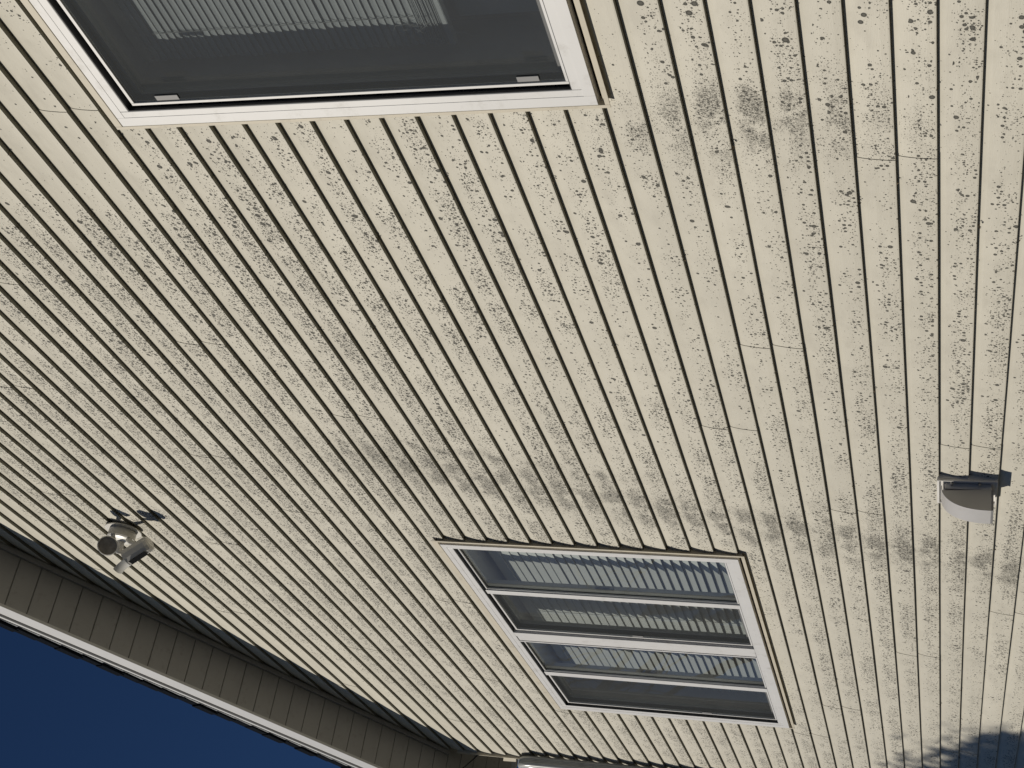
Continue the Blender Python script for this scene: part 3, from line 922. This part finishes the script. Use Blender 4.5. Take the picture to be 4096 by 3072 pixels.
# front cover with its sensor eye, sunlight put into its whiter colour
sb = MB(); sb.lathe([(0.0, -0.006), (0.030, -0.005), (0.050, -0.002), (0.0575, 0.001), (0.0575, 0.004)], Lc + Vector((0, -0.0605, 0)), (0, 1, 0), 32)
sb.build('canopy_cover', MAT['lampwhite'], lamp, smooth=True)
dt = MB(); dt.lathe([(0, 0), (0.006, 0.0), (0.006, 0.003), (0, 0.003)], (Lc.x - 0.002, -0.0655, Lc.z + 0.036), (0, -1, 0), 12)
dt.build('sensor_eye', MAT['black'], lamp)
nk = MB(); nk.lathe([(0.0, 0), (0.020, 0.0), (0.017, 0.03), (0.017, 0.052), (0.012, 0.060), (0.0, 0.060)], Lc + Vector((-0.012, -0.064, 0.004)), (-0.25, -1, 0.02), 18)
nk.build('sensor_neck', MAT['lampbody'], lamp, smooth=True)
# round lamp head
A = Vector((-5.535, -0.132, 3.802)); dA = Vector((0.74, -0.55, -0.42)).normalized()
rh = MB(); rh.lathe([(0.0, -0.045), (0.022, -0.043), (0.034, -0.030), (0.046, -0.006), (0.0485, 0.004), (0.0485, 0.010), (0.0440, 0.012), (0.0440, 0.006)], A, dA, 32)
rh.build('round_lamp', MAT['lampbody'], lamp, smooth=True)
rl = MB(); rl.lathe([(0.0, 0.0045), (0.020, 0.005), (0.0438, 0.0065)], A, dA, 32); rl.build('lamp_lens', MAT['lampdark'], lamp, smooth=True)
ar = MB(); ar.tube([Lc + Vector((0.02, -0.050, 0.02)), Lc + Vector((0.05, -0.085, 0.020)), A - dA * 0.035], [0.014, 0.011, 0.013], 12); ar.build('lamp_arm', MAT['lampbody'], lamp, smooth=True)
# camera head : faceted barrel with dark panel and flared visor
P1 = Vector((-5.545, -0.105, 3.590)); P2 = Vector((-5.565, -0.178, 3.702))
ax = (P2 - P1).normalized(); L_ = (P2 - P1).length
toCam = Vector((0, -2.323, -0.048)) - P1
sidev = ax.cross(toCam).normalized()
frontv = sidev.cross(ax).normalized()
if frontv.dot(toCam) < 0: frontv = -frontv


def ringpts(c, r, n, sq=1.0):
    return [c + sidev * (r * math.cos(2 * math.pi * (k + .5) / n)) + frontv * (r * sq * math.sin(2 * math.pi * (k + .5) / n)) for k in range(n)]


cb = MB(); n = 10
st = [(P1 - ax * 0.006, 0.026), (P1, 0.036), (P1 + ax * 0.014, 0.0415), (P2, 0.0425), (P2 + ax * 0.002, 0.038)]
vs = []; fs = []
for c, r in st: vs += ringpts(c, r, n)
for i in range(len(st) - 1):
    for k in range(n): fs.append((i * n + k, i * n + (k + 1) % n, (i + 1) * n + (k + 1) % n, (i + 1) * n + k))
fs += [tuple(range(n)), tuple(range(len(vs) - n, len(vs)))]
cb.add(vs, fs); cb.build('camera_barrel', MAT['lampbody'], lamp)
# dark panel on the side of the barrel
pd = (frontv * 0.55 - sidev * 0.85) if True else frontv
best = None
for s_ in (1, -1):
    q = P1 + sidev * s_ * 0.03
    # image-down/right side is world down-left : prefer the lower one
    if best is None or q.z < best[0]: best = (q.z, s_)
pdir = (frontv * 0.70 + sidev * best[1] * 0.72).normalized()
tdir = ax.cross(pdir).normalized()
pn = MB()
c0 = P1 + ax * (L_ * 0.20) + pdir * 0.0412; c1 = P1 + ax * (L_ * 0.88) + pdir * 0.0418
h_ = 0.015
vs = [c0 - tdir * h_, c0 + tdir * h_, c1 + tdir * h_, c1 - tdir * h_]
vs += [v + pdir * 0.003 for v in vs[:4]]
pn.add(vs, [(0, 1, 2, 3), (4, 7, 6, 5), (0, 4, 5, 1), (1, 5, 6, 2), (2, 6, 7, 3), (3, 7, 4, 0)])
pn.build('sensor_panel', MAT['black'], lamp)
# flared visor
vz = MB(); rows = 5; cols = 8; vs = []; fs = []
base_dir = (frontv * 0.25 + sidev * best[1] * 0.9).normalized()
bt = ax.cross(base_dir).normalized()
for i in range(rows + 1):
    f = i / rows
    for k in range(cols + 1):
        a = (k / cols - 0.5) * math.radians(150 - 40 * f)
        r = 0.043 + 0.016 * f * f
        vs.append(P2 - ax * 0.004 + ax * (0.066 * f) + (base_dir * math.cos(a) + bt * math.sin(a)) * r - base_dir * 0.008 * f)
m0 = len(vs)
vs += [v - base_dir * 0.002 for v in vs]
for i in range(rows):
    for k in range(cols):
        q = i * (cols + 1) + k
        fs.append((q, q + 1, q + cols + 2, q + cols + 1)); fs.append((q + m0, q + cols + 1 + m0, q + cols + 2 + m0, q + 1 + m0))
for k in range(cols):
    q = rows * (cols + 1) + k; fs.append((q, q + 1, q + 1 + m0, q + m0))
vz.add(vs, fs); vz.build('visor', MAT['lampwhite'], lamp, smooth=True)
ar = MB(); ar.tube([Lc + Vector((0.0, -0.050, -0.035)), Lc + Vector((0.03, -0.085, -0.085)), P1 + ax * 0.05 - frontv * 0.028], [0.015, 0.012, 0.013], 12)
ar.build('camera_arm', MAT['lampbody'], lamp, smooth=True)

# ------------------------------------------------------------------ downspout
dsp = thing('downspout', (-9.25, -0.06, GROUND), 'ribbed grey white downspout running down the far house corner', 'downspout')


def spout_section(n_ribs=5):
    # rounded rectangle, corrugated long sides; local (a: along x, b: along -y)
    hw, hd_ = 0.050, 0.036
    pts = []
    seg = 10
    cr = 0.022
    def corner(cx, cy, a0):
        for i in range(seg // 2 + 1):
            a = math.radians(a0 + 90 * i / (seg // 2)); pts.append((cx + cr * math.cos(a), cy + cr * math.sin(a)))
    corner(hw - cr, hd_ - cr, 0)
    corner(-hw + cr, hd_ - cr, 90)
    corner(-hw + cr, -hd_ + cr, 180)
    corner(hw - cr, -hd_ + cr, 270)
    res = []
    m = len(pts)
    for i in range(m):
        p, q = Vector(pts[i]), Vector(pts[(i + 1) % m])
        L2 = (q - p).length
        if L2 > 0.02:
            k = 16
            nrm = Vector(((q - p).y, -(q - p).x)).normalized()
            for j in range(k): 
                f = j / k
                res.append(p + (q - p) * f + nrm * (-0.0055 * (0.5 - 0.5 * math.cos(2 * math.pi * f * 3))))
        else: res.append(p)
    return res


sec = spout_section()
cx, cy = -9.262, -0.047
path = [Vector((cx, cy, z)) for z in (GROUND + 0.05, 0.0, 1.2, 2.0, 2.40)]
z_b, R_b = 2.625, 0.075
path.append(Vector((cx, cy, z_b)))
for i in range(1, 7):
    a = math.radians(90 * i / 6)
    path.append(Vector((cx - R_b * (1 - math.cos(a)), cy, z_b + R_b * math.sin(a))))
path.append(path[-1] + Vector((-0.30, 0, 0.004)))
ds = MB(); vs = []; fs = []
for i, p in enumerate(path):
    d = (path[min(i + 1, len(path) - 1)] - path[max(i - 1, 0)]).normalized()
    bvec = Vector((0, -1, 0)); avec = bvec.cross(d).normalized()
    if avec.x < 0: avec = -avec
    for q in sec: vs.append(p + avec * q.x + bvec * q.y)
k = len(sec)
for i in range(len(path) - 1):
    for j in range(k): fs.append((i * k + j, i * k + (j + 1) % k, (i + 1) * k + (j + 1) % k, (i + 1) * k + j))
ds.add(vs, fs)
ds.build('pipe', MAT['pipe'], dsp, smooth=True)
cu = MB(); vs = []; fs = []
for zz in (2.20, 2.28):
    for q in sec: vs.append(Vector((cx + q.x * 1.04, cy - q.y * 1.04, zz)))
for j in range(k): fs.append((j, (j + 1) % k, (j + 1) % k + k, j + k))
cu.add(vs, fs); cu.build('coupling', MAT['pipe'], dsp, smooth=True)
br = MB(); br.prism([(-9.335, 2.862), (-9.335, 2.775), (-9.435, 2.800), (-9.445, 2.895)], -0.012, 0.004)
br.build('corner_block', MAT['trim'], house)

# hanging cable
cab = MB()
P = [(-9.36, -0.012, 3.06), (-9.38, -0.035, 3.09), (-9.37, -0.085, 3.13), (-9.34, -0.145, 3.17), (-9.30, -0.20, 3.205), (-9.26, -0.27, 3.27)]
cab.tube(P, 0.0045, 8)
setp(cab.build('cable', MAT['cable'], smooth=True), 'thin black cable looping below the soffit at the far corner', 'cable')

# cobwebs, leaf bits and nests caught on the lips of the laps
db = MB(); rd = random.Random(11)
for i in range(420):
    kk = rd.randint(-3, 42)
    x = rd.uniform(-8.9, -2.2); z = kk * LAP
    if z > rake_z(x) - 0.3: continue
    if any(h[0] - .03 < x < h[1] + .03 and h[2] - .03 < z < h[3] + .03 for h in HOLES): continue
    s = rd.choice((0.002, 0.0025, 0.003, 0.0055))
    for q in range(3):
        c = Vector((x + rd.uniform(-1, 1) * s * 2, rd.uniform(-0.0015, 0.005), z - rd.uniform(-0.3, 1) * s))
        pts = [c + Vector((rd.uniform(-1, 1), rd.uniform(-1, 1), rd.uniform(-1, 1))) * s for _ in range(4)]
        db.add(pts, [(0, 1, 2), (0, 2, 3), (0, 3, 1), (1, 3, 2)])
link('siding_debris', mesh('siding_debris', db.v, db.f, MAT['debris']), house)['kind'] = 'stuff'


# ------------------------------------------------------------------ trees (seen as a shadow and a reflection)
def branch(mb, p, d, L, r, depth, rnd, tips):
    n = 4
    pts = [p]; rs_ = [r]
    for i in range(n):
        d = (d + Vector((rnd.uniform(-1, 1), rnd.uniform(-1, 1), rnd.uniform(-0.4, 0.9))) * 0.16).normalized()
        p = p + d * L / n; pts.append(p); rs_.append(r * (1 - 0.45 * (i + 1) / n))
    mb.tube(pts, rs_, 6 if depth > 2 else 4, cap=False)
    tips.append((p, d))
    if depth == 0: return
    for i in range(3 if depth > 1 else 4):
        k = rnd.choice((2, 3, 4, 4))
        dd = (d * 0.75 + Vector((rnd.uniform(-1, 1), rnd.uniform(-1, 1), rnd.uniform(-0.2, 0.7))) * 0.8).normalized()
        branch(mb, pts[k], dd, L * rnd.uniform(0.55, 0.8), rs_[k] * 0.62, depth - 1, rnd, tips)


def tree(name, loc, H, depth, label, leaf=None, crown=None, seed=1):
    rnd = random.Random(seed)
    root = thing(name, loc, label, 'tree')
    L = Vector(loc)
    tr = MB(); tp = []
    tr.tube([L, L + Vector((0.03, 0.02, H * 0.18)), L + Vector((0.0, 0.05, H * 0.38))], [H * 0.026, H * 0.021, H * 0.017], 10, cap=False)
    for k in range(5):
        a = k * 2.4
        branch(tr, L + Vector((0, 0.03, H * (0.26 + 0.03 * k))), Vector((math.cos(a), math.sin(a), 1.1)).normalized(), H * 0.28, H * 0.012, depth, rnd, tp)
    tr.build('trunk', MAT['bark'], root, smooth=True)
    if leaf:
        c, rad = Vector(crown[0]), crown[1]
        V = []; F = []
        clumps = []
        while len(clumps) < 300:
            q = Vector((rnd.uniform(-1, 1), rnd.uniform(-1, 1), rnd.uniform(-1, 1)))
            if q.length > 1 or q.length < 0.1: continue
            clumps.append((c + Vector((q.x * rad[0], q.y * rad[1], q.z * rad[2])), rnd.uniform(0.12, 0.30)))
        for cc, cr in clumps:
            for _ in range(95):
                o = Vector((rnd.gauss(0, 1), rnd.gauss(0, 1), rnd.gauss(0, 1))) * cr * 0.55
                a = Vector((rnd.gauss(0, 1), rnd.gauss(0, 1), rnd.gauss(0, 1))).normalized()
                b = a.orthogonal().normalized()
                s = rnd.uniform(0.045, 0.085); p = cc + o; n_ = len(V)
                V += [p - a * s, p + b * s * 0.45, p + a * s, p - b * s * 0.45]; F.append((n_, n_ + 1, n_ + 2, n_ + 3))
        link('crown', mesh('crown', V, F, MAT['leaf']), root)['kind'] = 'stuff'
    return root


tree('evergreen_tree', (-13.15, -8.0, GROUND), 5.2, 1, 'dark bushy evergreen whose shadow falls on the low end of the beige wall', True,
     ((-13.15, -8.0, 2.12), (1.35, 1.3, 1.75)), 4)
tree('bare_tree', (-20.5, -5.6, GROUND), 10.5, 4, 'leafless tree with fine twigs mirrored in the paired window', seed=9)
